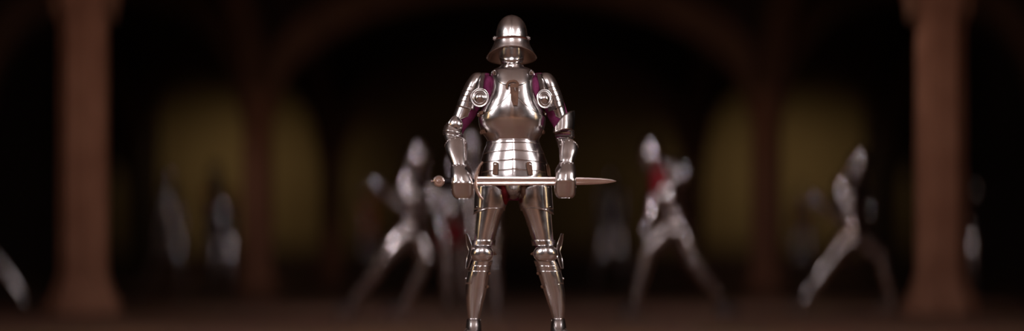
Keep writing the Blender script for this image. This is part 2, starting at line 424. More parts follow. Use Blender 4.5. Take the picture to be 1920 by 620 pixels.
# ---- legs
def leg(sd, CU, GR, kx, ky, kr, wing, tip):
    # cuisse
    fl = .004
    def ct(t):   # the top edge dips to the inner side
        x = math.cos(t) * (-sd)          # +1 on the inner side
        return 349 + (10 * max(0, x) ** 2 * 3.0)
    mb = shell(MB(), CU, ct, 458, -150, 150, 0, 56, 34, .0016, .0014, .002) if sd < 0 else shell(MB(), CU, ct, 458, 30, 330, 0, 56, 34, .0016, .0014, .002)
    for th in ((62, 116) if sd < 0 else (64, 118)):      # embossed flutes running down the plate
        mb.tube([CU.pt(p, math.radians(th), .0002) for p in range(392, 459, 6)], .0013, False, 6)
    c = mb.build('cuisse', STEEL, K, .002)
    def lt(t):
        x = math.cos(t) * (-sd)
        return 347 + 22 * max(0, x) ** 1.5
    def lb(t):
        x = math.cos(t) * (-sd)
        return 394.5 - 3 * math.cos(2 * (t - PI / 2)) - 4 * x
    a, b_ = (-20, 205) if sd > 0 else (-25, 200)
    mb = shell(MB(), CU, lt, lb, a, b_, .004, 48, 16, .002, .0024, .002, off1=.006)
    mb.build('cuisse_lame', STEEL, c, .002)
    # outer hinged strip
    mb = MB()
    t0, t1 = (16, 62) if sd > 0 else (118, 164)
    shell(mb, CU, 348, 393, t0, t1, .007, 12, 12, .0008, .0008, .0012, rivets=[(352, (t0 + t1) / 2), (388, (t0 + t1) / 2)])
    mb.build('side_plate', STEEL, c, .002)
    # buckled straps with rivets down the inner seam
    mb = MB()
    for p in (372, 386, 402, 420, 440):
        th = math.radians(12 if sd < 0 else 168)
        mb.rivet(CU.pt(p, th, .003), CU.nrm(p, th), .003)
    mb.build('inner_rivet', LEATHER, c)
    # poleyn
    PO = Loft([(448, CU.par(448)[0] - 1, CU.par(448)[1] + 1, 0, .078, .06), (457, CU.par(457)[0] - 1, CU.par(457)[1] + 1.2, 0, .078, .06), (470, kx - kr - .5, kx + kr + .5, 0, .078, .06), (484, kx - kr, kx + kr, 0, .076, .06), (496, GR.par(496)[0] - .5, GR.par(496)[1] + .5, 0, .073, .06), (508, GR.par(508)[0] - .5, GR.par(508)[1] + .5, 0, .070, .06)], 2.1)
    mb = shell(MB(), PO, 450, 460, -20, 200, .003, 40, 5, .0012, .0012, .001)
    shell(mb, PO, 488, 498, -20, 200, .004, 40, 5, .001, .0013, .001)
    shell(mb, PO, 496, 508, -15, 195, .002, 40, 5, .001, .0015, .001)
    # domed cop with a sharp side
    rows = []
    for i in range(19):
        u = i / 18; py = ky - 15.5 + 31 * u
        q = math.sqrt(max(0, 1 - (2 * u - 1) ** 2))
        rw = 3 + (kr - 2) * q ** .8
        row = []
        for j in range(29):
            v = -1 + 2 * j / 28
            x = kx - v * rw
            dep = .074 + .034 * (q * max(0, 1 - v * v)) ** .7
            row.append(W(x, py, -dep + .012 * v * v))
        rows.append(row)
    mb.grid(rows)
    mb.tube([r[0] for r in rows], .0012, False, 6); mb.tube([r[-1] for r in rows], .0012, False, 6)
    p = mb.build('poleyn', STEEL, K, .002)
    # flaring side wing
    mb = MB(); rows = []
    for i in range(21):
        u = i / 20
        py = wing[0] + (wing[1] - wing[0]) * u
        wd = .062 * (math.sin(PI * (.08 + .84 * u)) ** .6) * (1 - .30 * math.exp(-((u - .5) / .12) ** 2))
        xx = wing[2] + sd * (wing[3] * abs(2 * u - 1) ** 1.4)
        rows.append([W(xx + sd * (4.5 * (v + .55) * (wd / .062) - 1.5 * (1 - v * v)), py, -.012 + wd * v) for v in [-1 + 2 * j / 12 for j in range(13)]])
    if sd > 0: rows = [list(reversed(r)) for r in rows]
    mb.grid(rows)
    rim = [r[0] for r in rows] + [r[-1] for r in reversed(rows)]
    mb.tube(rim, .0022, True, 6)
    mb.build('poleyn_wing', STEEL, p, .002)
    # leather tab on the inner side of the knee
    tx, ty = tip
    mb = MB()
    A = [W(tx[0], ty - 4, -.02), W(tx[0], ty + 4.5, -.02), W(tx[1], ty + 3.5, -.03), W(tx[1], ty + .5, -.03)]
    mb.grid([[q + Vector((0, d, 0)) for q in A] for d in (-.004, .004)], True, True, True)
    mb.build('knee_strap', LEATHER, p, 0, .001)
    # greave
    mb = shell(MB(), GR, 498, 606, -180, 180, 0, 52, 40, .0012, .0022)
    for th in (66, 112):
        mb.tube([GR.pt(q, math.radians(th), .0002) for q in range(514, 604, 6)], .0011, False, 6)
    g = mb.build('greave', STEEL, K, .002)
    mb = MB(); shell(mb, GR, 502, 532, 20 if sd > 0 else 116, 64 if sd > 0 else 160, .0025, 10, 10, .0006, .0006, .0008)
    mb.build('side_plate', STEEL, g, .0015)
    th_o = 4 if sd > 0 else 176; th_i = 176 if sd > 0 else 4
    for py, th, m in ((522, th_o, STEEL), (512, th_i, LEATHER), (537, th_i, LEATHER), (600, th_i, STEEL)):
        t = math.radians(th); q = GR.pt(py, t, 0); nn = GR.nrm(py, t)
        mb = MB().lathe(q, nn, [(.009, -.002), (.009, .004), (.006, .008), (.0001, .0095)], 14)
        if m is LEATHER:
            rows = []
            for k in range(7):
                tt = t + math.radians((k - 3) * 9)
                rows.append([GR.pt(py - 2.2, tt, .002), GR.pt(py + 2.2, tt, .002), GR.pt(py + 2.2, tt, .006), GR.pt(py - 2.2, tt, .006)])
            mb.grid(rows, True, True, True)
        mb.build('greave_buckle' if m is STEEL else 'greave_strap', m, g)
    # sabaton: lames over the foot, toe towards the camera and turned out
    l, r, yc, rf, rb = GR.par(606)
    ax = (l + r) / 2
    base = W(ax, 606, .02); foot = []
    fx = sd * .10
    prof = [(.085, .030, .060), (.055, .038, .085), (.02, .042, .100), (-.02, .043, .104), (-.05, .046, .092), (-.09, .050, .076), (-.13, .051, .062), (-.17, .046, .050), (-.205, .032, .038), (-.225, .014, .026), (-.232, .003, .016)]
    rows = []
    for (yy, hw, ht) in prof:
        cx = base.x + fx * (-(yy) / .25)
        rows.append([Vector((cx + hw * math.copysign(abs(math.cos(t)) ** .8, math.cos(t)), .02 + yy, .004 + max(0, ht * math.sin(t)) )) for t in [PI * j / 16 for j in range(17)]])
    mb = MB().grid([list(reversed(r)) for r in rows] if False else rows)
    for k in (4, 5, 6, 7): mb.tube([q + Vector((0, 0, .0008)) for q in rows[k]], .0016, False, 6)
    mb.grid([[rows[i][0], rows[i][-1]] for i in range(len(rows))])
    s_ = mb.build('sabaton', STEEL, K, 0)
    # ankle ring
    AN = Loft([(596, GR.par(598)[0] - .5, GR.par(598)[1] + .5, .02, .046, .045), (603, GR.par(604)[0] - 2, GR.par(604)[1] + 2, .015, .056, .05), (612, GR.par(606)[0] - 3, GR.par(606)[1] + 3, .01, .066, .055), (624, GR.par(606)[0] - 3.5, GR.par(606)[1] + 3.5, .0, .085, .06)], 2.0)
    shell(MB(), AN, 597, 623, -20, 200, .001, 36, 12, .0012, .0014, .001).build('ankle_plate', STEEL, s_, .0015)

CUL = Loft([(344, 892.5, 949, 0, .094, .085), (365, 891, 951, 0, .094, .085), (380, 890.5, 949, 0, .093, .085), (408, 889.5, 939, 0, .089, .08), (430, 888, 932.5, 0, .084, .075), (450, 886.5, 927.5, 0, .078, .07), (462, 885, 926, 0, .075, .068)], 2.1, .003, .2)
CUR = Loft([(344, 974, 1032, 0, .094, .085), (365, 972.5, 1034, 0, .094, .085), (380, 974, 1035, 0, .093, .085), (408, 984, 1036.5, 0, .089, .08), (430, 991.5, 1038, 0, .084, .075), (450, 997.5, 1039.5, 0, .078, .07), (462, 1000, 1041, 0, .075, .068)], 2.1, .003, .2)
GRL = Loft([(484, 884, 923, 0, .073, .065), (498, 881, 919.5, 0, .071, .068), (512, 877, 917.5, .0, .069, .072), (530, 873.5, 915, .005, .067, .075), (550, 873, 911, .01, .062, .072), (568, 874.3, 906, .013, .056, .062), (585, 875.8, 902, .017, .049, .052), (598, 877, 899, .02, .045, .046), (608, 876.5, 899.5, .02, .047, .047)], 2.1, .004, .2)
GRR = Loft([(484, 1003.5, 1045, 0, .073, .065), (498, 1006, 1049, 0, .071, .068), (512, 1009, 1052.5, .0, .069, .072), (530, 1014.5, 1056.5, .005, .067, .075), (550, 1021, 1059.5, .01, .062, .072), (568, 1027, 1060, .013, .056, .062), (585, 1032.5, 1059, .017, .049, .052), (598, 1036, 1057.5, .02, .045, .046), (608, 1035.5, 1058.5, .02, .047, .047)], 2.1, .004, .2)
leg(-1, CUL, GRL, 903.7, 475.5, 20.5, (438, 503, 884, 8), ((924, 931), 474))
leg(1, CUR, GRR, 1023.3, 475.5, 22, (438, 503, 1045, 8), ((1003, 995), 474))

# ---- arms
def besagew(px, py, rpx, sx, nrm, ydep):
    c = W(px, py, ydep); r = rpx / F * (CD + ydep)
    pr = [(r * .98, -.003), (r, 0), (r * .985, .003), (r * .93, .004), (r * .86, .002), (r * .70, .0035), (r * .66, .007), (r * .64, .0095), (r * .60, .008), (r * .57, .0085)] + [(r * .57 * math.sin(math.radians(q)) / math.sin(math.radians(58)), .0085 + r * .57 / math.sin(math.radians(58)) * (math.cos(math.radians(q)) - math.cos(math.radians(58)))) for q in (52, 46, 40, 34, 28, 22, 16, 10, 5)] + [(.0001, .0085 + r * .57 / math.sin(math.radians(58)) * (1 - math.cos(math.radians(58))))]
    return MB().lathe(c, nrm, pr, 48, (0, 0, 1), sx)

def arm(sd, SP, bes, strap_pts):
    def tedge(p): return p
    L0, L1 = (-60, 170) if sd > 0 else (10, 240)
    mb = shell(MB(), SP, SP.xs[0], 166, -180, 180, .004, 48, 24, 0, .0016, cap0=True)
    P = mb.build('pauldron', STEEL, K, .002)
    for i, (a, b_) in enumerate(((163, 174), (172, 183.5), (181.5, 193), (190, 203))):
        shell(MB(), SP, a, b_, -180, 180, .003 - .0004 * i, 44, 6, 0, .0011 if i < 3 else .003, off1=.004 - .0004 * i).build('pauldron_lame', STEEL, P, .0016)
    # leather strap hanging the plate at its inner edge
    mb = MB(); rows = []
    for (px, py, dep) in strap_pts:
        c = W(px, py, dep)
        rows.append([c + Vector((dx, dy, 0)) for dx, dy in ((.011, .0), (.011, -.004), (-.011, -.004), (-.011, 0))])
    mb.grid(rows, True, True, True)
    mb.build('arming_strap', DARKLEATHER, P, 0, .001)
    px, py, rpx, sx, nr, dep = bes
    o = besagew(px, py, rpx, sx, nr, dep).build('besagew', STEEL, K, 0); o['label'] = 'round domed steel armpit disc'
    return P

SPL = Loft([(137.6, 897, 905, 0, .012, .012), (139.5, 891, 909, 0, .035, .035), (143.5, 885.5, 910, 0, .05, .05), (150, 880.5, 909, 0, .059, .058), (158, 875.5, 906, 0, .064, .062), (166, 871.5, 903, 0, .065, .062), (178, 866, 898.5, 0, .063, .06), (190, 861, 894.5, 0, .06, .058), (203, 857, 891, 0, .058, .056)], 2.0, 0, .16, -.22)
SPR = Loft([(138.2, 1013, 1022, 0, .012, .012), (140.5, 1009, 1029, 0, .035, .035), (144.5, 1008, 1034.5, 0, .05, .05), (151, 1009.5, 1039.5, 0, .059, .058), (159, 1012.5, 1043.5, 0, .064, .062), (167, 1015.5, 1046.5, 0, .065, .062), (179, 1020, 1051.5, 0, .063, .06), (191, 1024, 1055.5, 0, .06, .058), (204, 1028, 1058.5, 0, .058, .056)], 2.0, 0, .16, .22)
PL = arm(-1, SPL, (899.7, 183, 18.2, .97, (-.12, -1, .05), -.13), [(908, 136.5, -.03), (905.5, 139, -.066), (903.8, 148, -.08), (902.8, 158, -.086), (901.8, 166, -.088), (901, 176, -.09)])
PR = arm(1, SPR, (1020.8, 185.2, 18.4, .88, (.36, -1, .05), -.13), [(1008.5, 137.5, -.03), (1010.5, 140, -.066), (1012.5, 148, -.08), (1014.5, 158, -.086), (1016, 166, -.088), (1017, 176, -.09)])
# small leather flap below the viewer's right disc
mb = MB(); rows = []
for (l, r_, py, dp) in ((1027, 1043, 200, -.085), (1027.5, 1042, 204, -.092), (1028.5, 1037, 208.5, -.088), (1029, 1031, 210, -.084)):
    a, b_ = W(l, py, dp), W(r_, py - 2, dp); rows.append([a, b_, b_ + Vector((0, .004, 0)), a + Vector((0, .004, 0))])
mb.grid([list(reversed(r)) for r in rows], True, True, True); mb.build('leather_flap', DARKLEATHER, PR, 0)
# red cuff hook by the viewer's left arm hole: loose buckle leather
mb = MB(); c = W(898.5, 216, -.075)
mb.lathe(c, (-.3, -1, 0), [(.011, -.003), (.011, .004), (.007, .008), (.0001, .010)], 14); mb.build('side_buckle', LEATHER, BRE)

# upper cannons
UCL = Loft([(192, 859, 894, .01, .054, .05), (203, 855.5, 890, .008, .053, .05), (214, 851.5, 885, .006, .051, .048), (226, 847.5, 879, .003, .049, .046)], 2.0, 0, .16, -.22)
UCR = Loft([(192, 1025.5, 1056.5, .01, .054, .05), (203, 1029.5, 1059.5, .008, .053, .05), (214, 1033.5, 1062.5, .006, .051, .048), (226, 1037, 1066, .003, .049, .046)], 2.0, 0, .16, .22)
def ucl(t): x = math.cos(t); return 226 - 13 * max(0, x + .1) ** 1.0
def ucr(t): x = -math.cos(t); return 224 - 11 * max(0, x + .1) ** 1.0
UL = shell(MB(), UCL, 194, ucl, -60, 260, 0, 44, 12, .0006, .0016, .0014, rivets=[(206, 60), (206, 20)]).build('upper_cannon', STEEL, K, .002)
UR = shell(MB(), UCR, 194, ucr, -80, 240, 0, 44, 12, .0006, .0016, .0014, rivets=[(206, 120), (206, 160)]).build('upper_cannon', STEEL, K, .002)

# couter, viewer's left: domed cop, creased leaf and lames
mb = MB(); rows = []
for i in range(21):
    u = i / 20; py = 216.5 + 32 * u
    q = math.sin(PI * min(1, max(0, u))) ** .55
    l = 855 - 12.5 * q * (1 - .15 * u) - 3 * u; r = 858 + 9.5 * math.sin(PI * u ** 1.15) ** .8
    row = []
    for j in range(25):
        v = j / 24
        x = l + (r - l) * (1 - v)
        dep = .035 + .034 * q * math.sin(PI * (.12 + .80 * (1 - v))) ** .8
        row.append(W(x, py, -dep))
    rows.append(row)
mb.grid(rows); mb.tube([r[0] for r in rows], .0018, False, 6); mb.tube([r[-1] for r in rows], .0016, False, 6)
mb.tube([r[13] + Vector((0, -.0005, 0)) for r in rows[2:-2]], .0012, False, 6)
CL = mb.build('couter', STEEL, K, .002)
EL = Loft([(226, 844, 866, .008, .05, .05), (234, 836.5, 866, .004, .056, .056), (243, 832, 866.5, -.004, .060, .06), (252, 830.5, 868, -.022, .060, .058), (260, 833, 869.5, -.045, .055, .05), (268, 836, 870, -.07, .050, .045)], 2.0, 0, .16, -.15)
for a, b_, of in ((229, 240, .001), (238, 248, .0025), (246, 255, .001), (253, 266, -.001)):
    shell(MB(), EL, a, b_, 20, 330, of, 44, 6, .0012, .0013, .001).build('couter_lame', STEEL, CL, .0016)

# couter, viewer's right: large flaring wing over a cupped cop
ER = Loft([(232, 1041, 1066, .01, .05, .05), (240, 1038, 1072, .005, .056, .056), (248, 1038, 1075, -.004, .057, .06), (256, 1040, 1075.5, -.02, .054, .056), (264, 1043, 1073, -.045, .05, .05), (274, 1046, 1071, -.075, .046, .044)], 2.0, 0, .16, .05)
mb = MB(); rows = []
top = [(1037.5, 243.5), (1042, 236.5), (1047.5, 228.5), (1053, 221), (1058.5, 215), (1064, 211), (1070, 208.6), (1077, 207.6)]
bot = [(1038.5, 247), (1043, 246), (1048.5, 244), (1054, 242.5), (1059.5, 241.8), (1065, 242), (1070.5, 242.8), (1075.5, 244)]
for i in range(len(top)):
    row = []
    for j in range(13):
        v = j / 12
        px = top[i][0] + (bot[i][0] - top[i][0]) * v + 1.2 * math.sin(PI * v) * (i / 7)
        py = top[i][1] + (bot[i][1] - top[i][1]) * v
        uu = i / 7
        dep = .058 + .030 * math.sin(PI * (.1 + .8 * uu)) + .014 * v - .02 * (1 - v) * uu
        row.append(W(px, py, -dep + .045 * uu ** 3))
    rows.append(row)
mb.grid([list(reversed(r)) for r in rows] if False else list(reversed(rows)))
rim = [r[0] for r in rows] + rows[-1][1:] + [r[-1] for r in reversed(rows[:-1])]
mb.tube(rim, .0016, True, 6)
CR = mb.build('couter', STEEL, K, .002)
for a, b_, of, t0, t1 in ((241, 247.5, .004, -60, 200), (254, 262, .002, -150, 60), (259, 275, .0, -180, 180)):
    shell(MB(), ER, a, b_, t0, t1, of, 44, 6, .0018, .0015, .001).build('couter_lame', STEEL, CR, .0016)
mb = MB()
shell(mb, ER, 246, 258, -70, 50, .006, 30, 8, .0018, .0018, .0014); mb.build('couter_lame', STEEL, CR, .0016)
for k, py in enumerate((249, 254)):
    rows = []
    mb = MB()
    for j in range(9):
        t = math.radians(150 - j * 15)
        rows.append([ER.pt(py - 1.6 + j * .35, t, .001), ER.pt(py + 1.6 + j * .35, t, .001), ER.pt(py + 1.6 + j * .35, t, .004), ER.pt(py - 1.6 + j * .35, t, .004)])
    mb.grid(rows, True, True, True)
    mb.build('elbow_strap', LEATHER if k == 0 else DARKLEATHER, CR, 0)

# vambraces (forearm tubes under the cuffs)
VL = Loft([(252, 836, 868, -.03, .045, .045), (275, 841, 871, -.09, .044, .042), (300, 848, 873, -.165, .036, .036), (315, 851, 873, -.20, .03, .03)], 2.0)
VR = Loft([(258, 1047, 1071, -.05, .044, .043), (276, 1049, 1074, -.10, .042, .042), (300, 1051, 1075, -.17, .036, .036), (315, 1052, 1074, -.205, .03, .03)], 2.0)
for L in (VL, VR): shell(MB(), L, L.xs[0], L.xs[-1], -180, 180, 0, 36, 16, .0018, .001).build('vambrace', STEEL, K, .002)

# gauntlets
def gauntlet(sd, CU, HA, FI, hand_c, cuffside):
    ctop = lambda t: CU.xs[0] + (cuffside * (1 - max(0, math.sin(t - (.15 * sd)))) ** .9 if math.sin(t) > -.2 else cuffside * 1.05)
    riv = [(CU.xs[0] + cuffside * (1 - math.sin(math.radians(t))) ** .9 + 3.5, t) for t in (35, 62, 90, 118, 145)]
    mb = shell(MB(), CU, ctop, CU.xs[-1], -15, 195, .001, 52, 26, .0022, .0012, .0018, rivets=riv)
    shell(mb, CU, CU.xs[-1] - 22, CU.xs[-1], 195, 345, .0, 24, 8)      # closed round the wrist
    G = mb.build('gauntlet', STEEL, K, .0018)
    riv = [(HA.xs[0] + 2.2, t) for t in (45, 75, 105, 135)]
    shell(MB(), HA, HA.xs[0], HA.xs[-1], -25, 205, .003, 48, 20, .0015, .0014, .0012, rivets=riv).build('hand_plate', STEEL, G, .0018)
    riv = [(FI.xs[0] + 15, 22), (FI.xs[0] + 15, 158)]
    mb = shell(MB(), FI, FI.xs[0], FI.xs[-1], -25, 205, .0015, 48, 22, .0012, .0014, .0012, rivets=riv)
    mb.build('finger_plate', STEEL, G, .0018)
    # leather glove: palm and five fingers curled round the sword
    c = Vector(hand_c); mb = MB()
    rows = []
    for k in range(7):
        u = k / 6; ww = .030 + .010 * math.sin(PI * u * .6)
        z = c.z + .115 - .10 * u
        rows.append([Vector((c.x + ww * math.cos(t), c.y - .012 + .058 * (1 - u) + .020 * math.sin(t), z)) for t in [2 * PI * j / 16 for j in range(16)]])
    mb.grid([list(reversed(r)) for r in rows], True, True, True)
    for k in range(4):
        x = c.x + (-.030 + .020 * k); ln = (.92, 1.0, .97, .82)[k if sd > 0 else 3 - k]
        path = []
        for q in range(11):
            a = math.radians(150 + 250 * ln * q / 10)      # over the front, under and up behind the grip
            path.append(Vector((x, c.y + .034 * math.cos(a) * (1.0), c.z + .028 * math.sin(a) * -1 * -1 if False else c.z - .030 * math.sin(a - PI / 1.0) * -1)))
        path = []
        for q in range(12):
            a = math.radians(-65 - (-1) * 0 + 235 * ln * q / 11)
            path.append(Vector((x, c.y - .033 * math.cos(a), c.z - .033 * math.sin(a))))
        mb.tube(path, lambda u: .0095 * (1 - .25 * u), False, 10)
    th = [c + Vector((-sd * .030, -.005, .085)), c + Vector((-sd * .046, .006, .060)), c + Vector((-sd * .046, .024, .036)), c + Vector((-sd * .034, .036, .014)), c + Vector((-sd * .020, .038, -.004))]
    mb.tube(th, lambda u: .012 * (1 - .3 * u), False, 10)
    o = mb.build('glove', DARKLEATHER, G, 0); o['label'] = 'dark leather glove with fingers curled round the sword'
    return G

YH = -.255
CFL = Loft([(257.5, 832.5, 876, -.10, .066, .062), (266, 833.5, 876.5, -.12, .063, .06), (276, 834.5, 877, -.14, .060, .055), (287, 838, 876.5, -.165, .054, .05), (298, 843, 875.5, -.19, .046, .044), (307, 846.5, 875, -.205, .042, .038), (311, 847.5, 875, -.21, .041, .038)], 2.1, .002, .2)
HAL = Loft([(309, 847, 875, -.21, .042, .038), (318, 846, 878.5, -.225, .048, .036), (330, 845.5, 883.5, -.24, .055, .036), (343, 846, 887.5, -.25, .058, .036)], 2.3, .003, .25)
FIL = Loft([(341, 845.2, 887.3, -.25, .0585, .036), (343, 845.5, 887.6, -.25, .061, .036), (350, 846, 888, -.246, .059, .038), (358, 846.8, 888, -.241, .056, .040), (364, 848.5, 887.3, -.237, .053, .04), (369, 852, 885, -.233, .049, .04), (372.5, 857, 881, -.23, .045, .04)], 3.2, .003, .4)
CFR = Loft([(261.5, 1050, 1083, -.11, .060, .06), (270, 1048.5, 1084, -.13, .059, .058), (280, 1048, 1083.5, -.15, .056, .052), (290, 1048.5, 1080.5, -.17, .050, .047), (299, 1049.5, 1077, -.19, .044, .042), (305, 1050, 1075.5, -.20, .041, .038), (307, 1050, 1075.5, -.21, .041, .038)], 2.1, .002, .2)
HAR = Loft([(305, 1049.5, 1076, -.21, .042, .038), (314, 1046.5, 1077.5, -.225, .048, .036), (325, 1043, 1079.5, -.24, .055, .036), (338, 1041, 1080, -.25, .058, .036)], 2.3, .003, .25)
FIR = Loft([(336, 1040.5, 1080, -.25, .0585, .036), (338, 1040.2, 1080.2, -.25, .061, .036), (346, 1039.8, 1080.2, -.246, .059, .038), (355, 1039.6, 1079.6, -.241, .056, .040), (362, 1040.5, 1078.8, -.237, .053, .04), (368, 1044, 1076, -.233, .049, .04), (371, 1049, 1071.5, -.23, .045, .04)], 3.2, .003, .4)
gauntlet(-1, CFL, HAL, FIL, W(866, 339, YH), 17)
gauntlet(1, CFR, HAR, FIR, W(1060, 339, YH), 15)
settle(K)

# ================================================================== SWORD
YS = YH
S = empty('sword', W(809, 339, YS), 'long straight steel sword with wheel pommel held level in two gauntlets', 'sword')
def sx(px): return W(px, 339, YS).x
Z0 = W(900, 339.3, YS).z
# blade: fullered section swept to the tip
secs = []
for px, hw in ((892, 8.2), (960, 8.0), (1030, 7.5), (1080, 6.9), (1105, 6.3), (1125, 5.3), (1138, 4.1), (1147, 2.7), (1153, 1.2), (1155.5, .25)):
    h = hw * (CD + YS) / F; q = max(.12, min(1, hw / 7)); f = max(0, min(1, (1085 - px) / 30))
    d1, d2 = .0052 * q, .0042 * q
    prof = [(1, .0004), (.62, d2 * .85), (.56, d1), (.30, d1 - .0016 * f), (.24, d1 - .0020 * f), (.16, d1 - .0002 * f), (.0, d1 * .98), (-.16, d1 - .0002 * f), (-.24, d1 - .0020 * f), (-.30, d1 - .0016 * f), (-.56, d1), (-.62, d2 * .85), (-1, .0004)]
    row = [Vector((sx(px), YS - dd, Z0 + a * h)) for a, dd in prof] + [Vector((sx(px), YS + dd, Z0 + a * h)) for a, dd in reversed(prof)]
    secs.append(row)
mb = MB().grid([list(reversed(r)) for r in secs], True, True, True)
mb.build('blade', BLADE, S, 0, 0, 14)
# grip
mb = MB(); pr = []
for k in range(25):
    u = k / 24
    pr.append((.0125 + .0012 * math.sin(PI * u) + (.0007 if k % 2 else 0), u * (sx(890) - sx(833))))
mb.lathe(Vector((sx(833), YS, Z0)), (1, 0, 0), pr, 20); mb.build('grip', BLACKCLOTH, S)
# curved cross guard
pts = [(905, 303), (900, 309), (895.5, 317), (892.5, 327), (891, 339), (892.3, 351), (895.5, 360), (900, 368), (905.5, 374)]
rows = []
for i, (px, py) in enumerate(pts):
    a = W(*pts[max(i - 1, 0)], YS); b_ = W(*pts[min(i + 1, 8)], YS); d = (b_ - a).normalized(); nx = Vector((d.z, 0, -d.x))
    e = abs(i - 4) / 4; hw = .0115 - .0045 * e; hd = .011 - .003 * e
    c = W(px, py, YS)
    rows.append([c + nx * hw + Vector((0, -hd * .35, 0)), c + nx * hw * .35 + Vector((0, -hd, 0)), c - nx * hw * .35 + Vector((0, -hd, 0)), c - nx * hw + Vector((0, -hd * .35, 0)),
                 c - nx * hw + Vector((0, hd * .35, 0)), c - nx * hw * .35 + Vector((0, hd, 0)), c + nx * hw * .35 + Vector((0, hd, 0)), c + nx * hw + Vector((0, hd * .35, 0))])
mb = MB().grid(rows, True, True, True); mb.build('crossguard', BLADE, S, 0, 0, 30)
# wheel pommel with raised hexagon boss and button
c = Vector((sx(823), YS, Z0)); R_ = 10.6 * (CD + YS) / F
half = [(.0001, .0150), (R_ * .44, .0150), (R_ * .46, .0142), (R_ * .47, .0085), (R_ * .54, .0085), (R_ * .55, .0120), (R_ * .74, .0120), (R_ * .97, .0060), (R_, .0045)]
pr = half + [(a, -b_) for a, b_ in reversed(half)]
mb = MB().lathe(c, (0, 1, 0), pr, 36)
mb.lathe(c + Vector((0, -.0148, 0)), (0, -1, 0), [(R_ * .36, 0), (R_ * .36, .003), (R_ * .22, .0045), (.0001, .0045)], 6)
mb.lathe(Vector((sx(814), YS, Z0)), (-1, 0, 0), [(.0085, 0), (.0075, .004), (.0045, .007), (.0045, .010), (.007, .012), (.006, .0165), (.0001, .018)], 14)
mb.lathe(Vector((sx(832), YS, Z0)), (1, 0, 0), [(.013, -.003), (.014, 0), (.014, .003), (.012, .006)], 18)
mb.build('pommel', BLADE, S, 0, 0, 18)
settle(S)

# ================================================================== THE HALL
def struct(o, label=None):
    o['kind'] = 'structure'
    if label: o['label'] = label
    return o
YB0, YB1, YB2, YBK, YF = 6.5, 17.7, 28.9, 32.5, -17.0
XC, XW = 4.0, 8.5
ZS, RISE = 2.75, 2.25
struct(MB().box(-XW - .4, XW + .4, YF - .4, YBK + .4, -.2, 0).build('floor', FLOOR, None, smooth=False))
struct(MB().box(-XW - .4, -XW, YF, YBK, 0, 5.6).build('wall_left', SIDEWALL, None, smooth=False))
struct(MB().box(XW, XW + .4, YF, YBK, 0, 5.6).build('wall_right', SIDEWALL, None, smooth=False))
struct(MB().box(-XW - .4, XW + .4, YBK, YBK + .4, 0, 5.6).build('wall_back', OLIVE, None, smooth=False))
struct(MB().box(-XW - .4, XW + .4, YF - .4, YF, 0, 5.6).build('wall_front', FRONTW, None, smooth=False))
struct(MB().box(-XW, XW, YBK - .10, YBK, 0, .90).build('trim_back', PANEL, None, bevel=.02, smooth=False))
for nm, x0, x1 in (('baseboard_left', -XW, -XW + .06), ('baseboard_right', XW - .06, XW)):
    struct(MB().box(x0, x1, YF, YBK - .1, 0, .18).build(nm, PANEL, None, smooth=False))

# groin vaults over the columned part, flat ceiling over the front
def el(u): return math.sqrt(max(0, 1 - u * u))
vb_ = MB()
for (x0, x1) in ((-XW, -XC), (-XC, XC), (XC, XW)):
    for (y0, y1) in ((YB0, YB1), (YB1, YB2), (YB2, YB2 + 2 * (YBK - YB2))):
        rows = []
        for i in range(25):
            u = -1 + 2 * i / 24
            if y1 > YBK and u > 0: break
            row = []
            for j in range(33):
                v = -1 + 2 * j / 32
                row.append(Vector(((x0 + x1) / 2 + (x1 - x0) / 2 * v, (y0 + y1) / 2 + (y1 - y0) / 2 * u, 3.17 + (RISE - .2) * max(el(u), el(v)))))
            rows.append(row)
        vb_.grid([list(reversed(r)) for r in rows])
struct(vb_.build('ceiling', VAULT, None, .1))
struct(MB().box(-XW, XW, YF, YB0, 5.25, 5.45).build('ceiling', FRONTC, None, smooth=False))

def arch(name, p0, p1, depth, width, m):
    """rib springing between two points on the plan"""
    mb = MB(); a = Vector((*p0, 0)); b_ = Vector((*p1, 0)); mid = (a + b_) / 2; h = (b_ - a) / 2; d = h.normalized(); n = Vector((-d.y, d.x, 0))
    rows = []
    for i in range(41):
        t = PI - PI * i / 40
        c = math.cos(t); s_ = math.sin(t)
        o = mid + h * c + Vector((0, 0, ZS + RISE * s_)); inn = mid + h * c * (1 - depth / h.length * .9) + Vector((0, 0, ZS + (RISE - depth) * s_))
        o = o + Vector((0, 0, .46))
        rows.append([o + n * width / 2, inn + n * width / 2, inn - n * width / 2, o - n * width / 2])
    mb.grid(rows, True, True, True)
    return struct(mb.build(name, m, None, 0, .03, 30))
for y in (YB0, YB1, YB2):
    for (x0, x1) in ((-XW, -XC), (-XC, XC), (XC, XW)):
        arch('vault_arch', (x0, y), (x1, y), .30, .42, RIB)
for (y0, y1) in ((YB0, YB1), (YB1, YB2)):
    for x in (-XC, XC): arch('vault_arch', (x, y0), (x, y1), .28, .40, RIB)
    for x in (-XW + .1, XW - .1): arch('wall_arch', (x, y0), (x, y1), .2, .25, RIB)

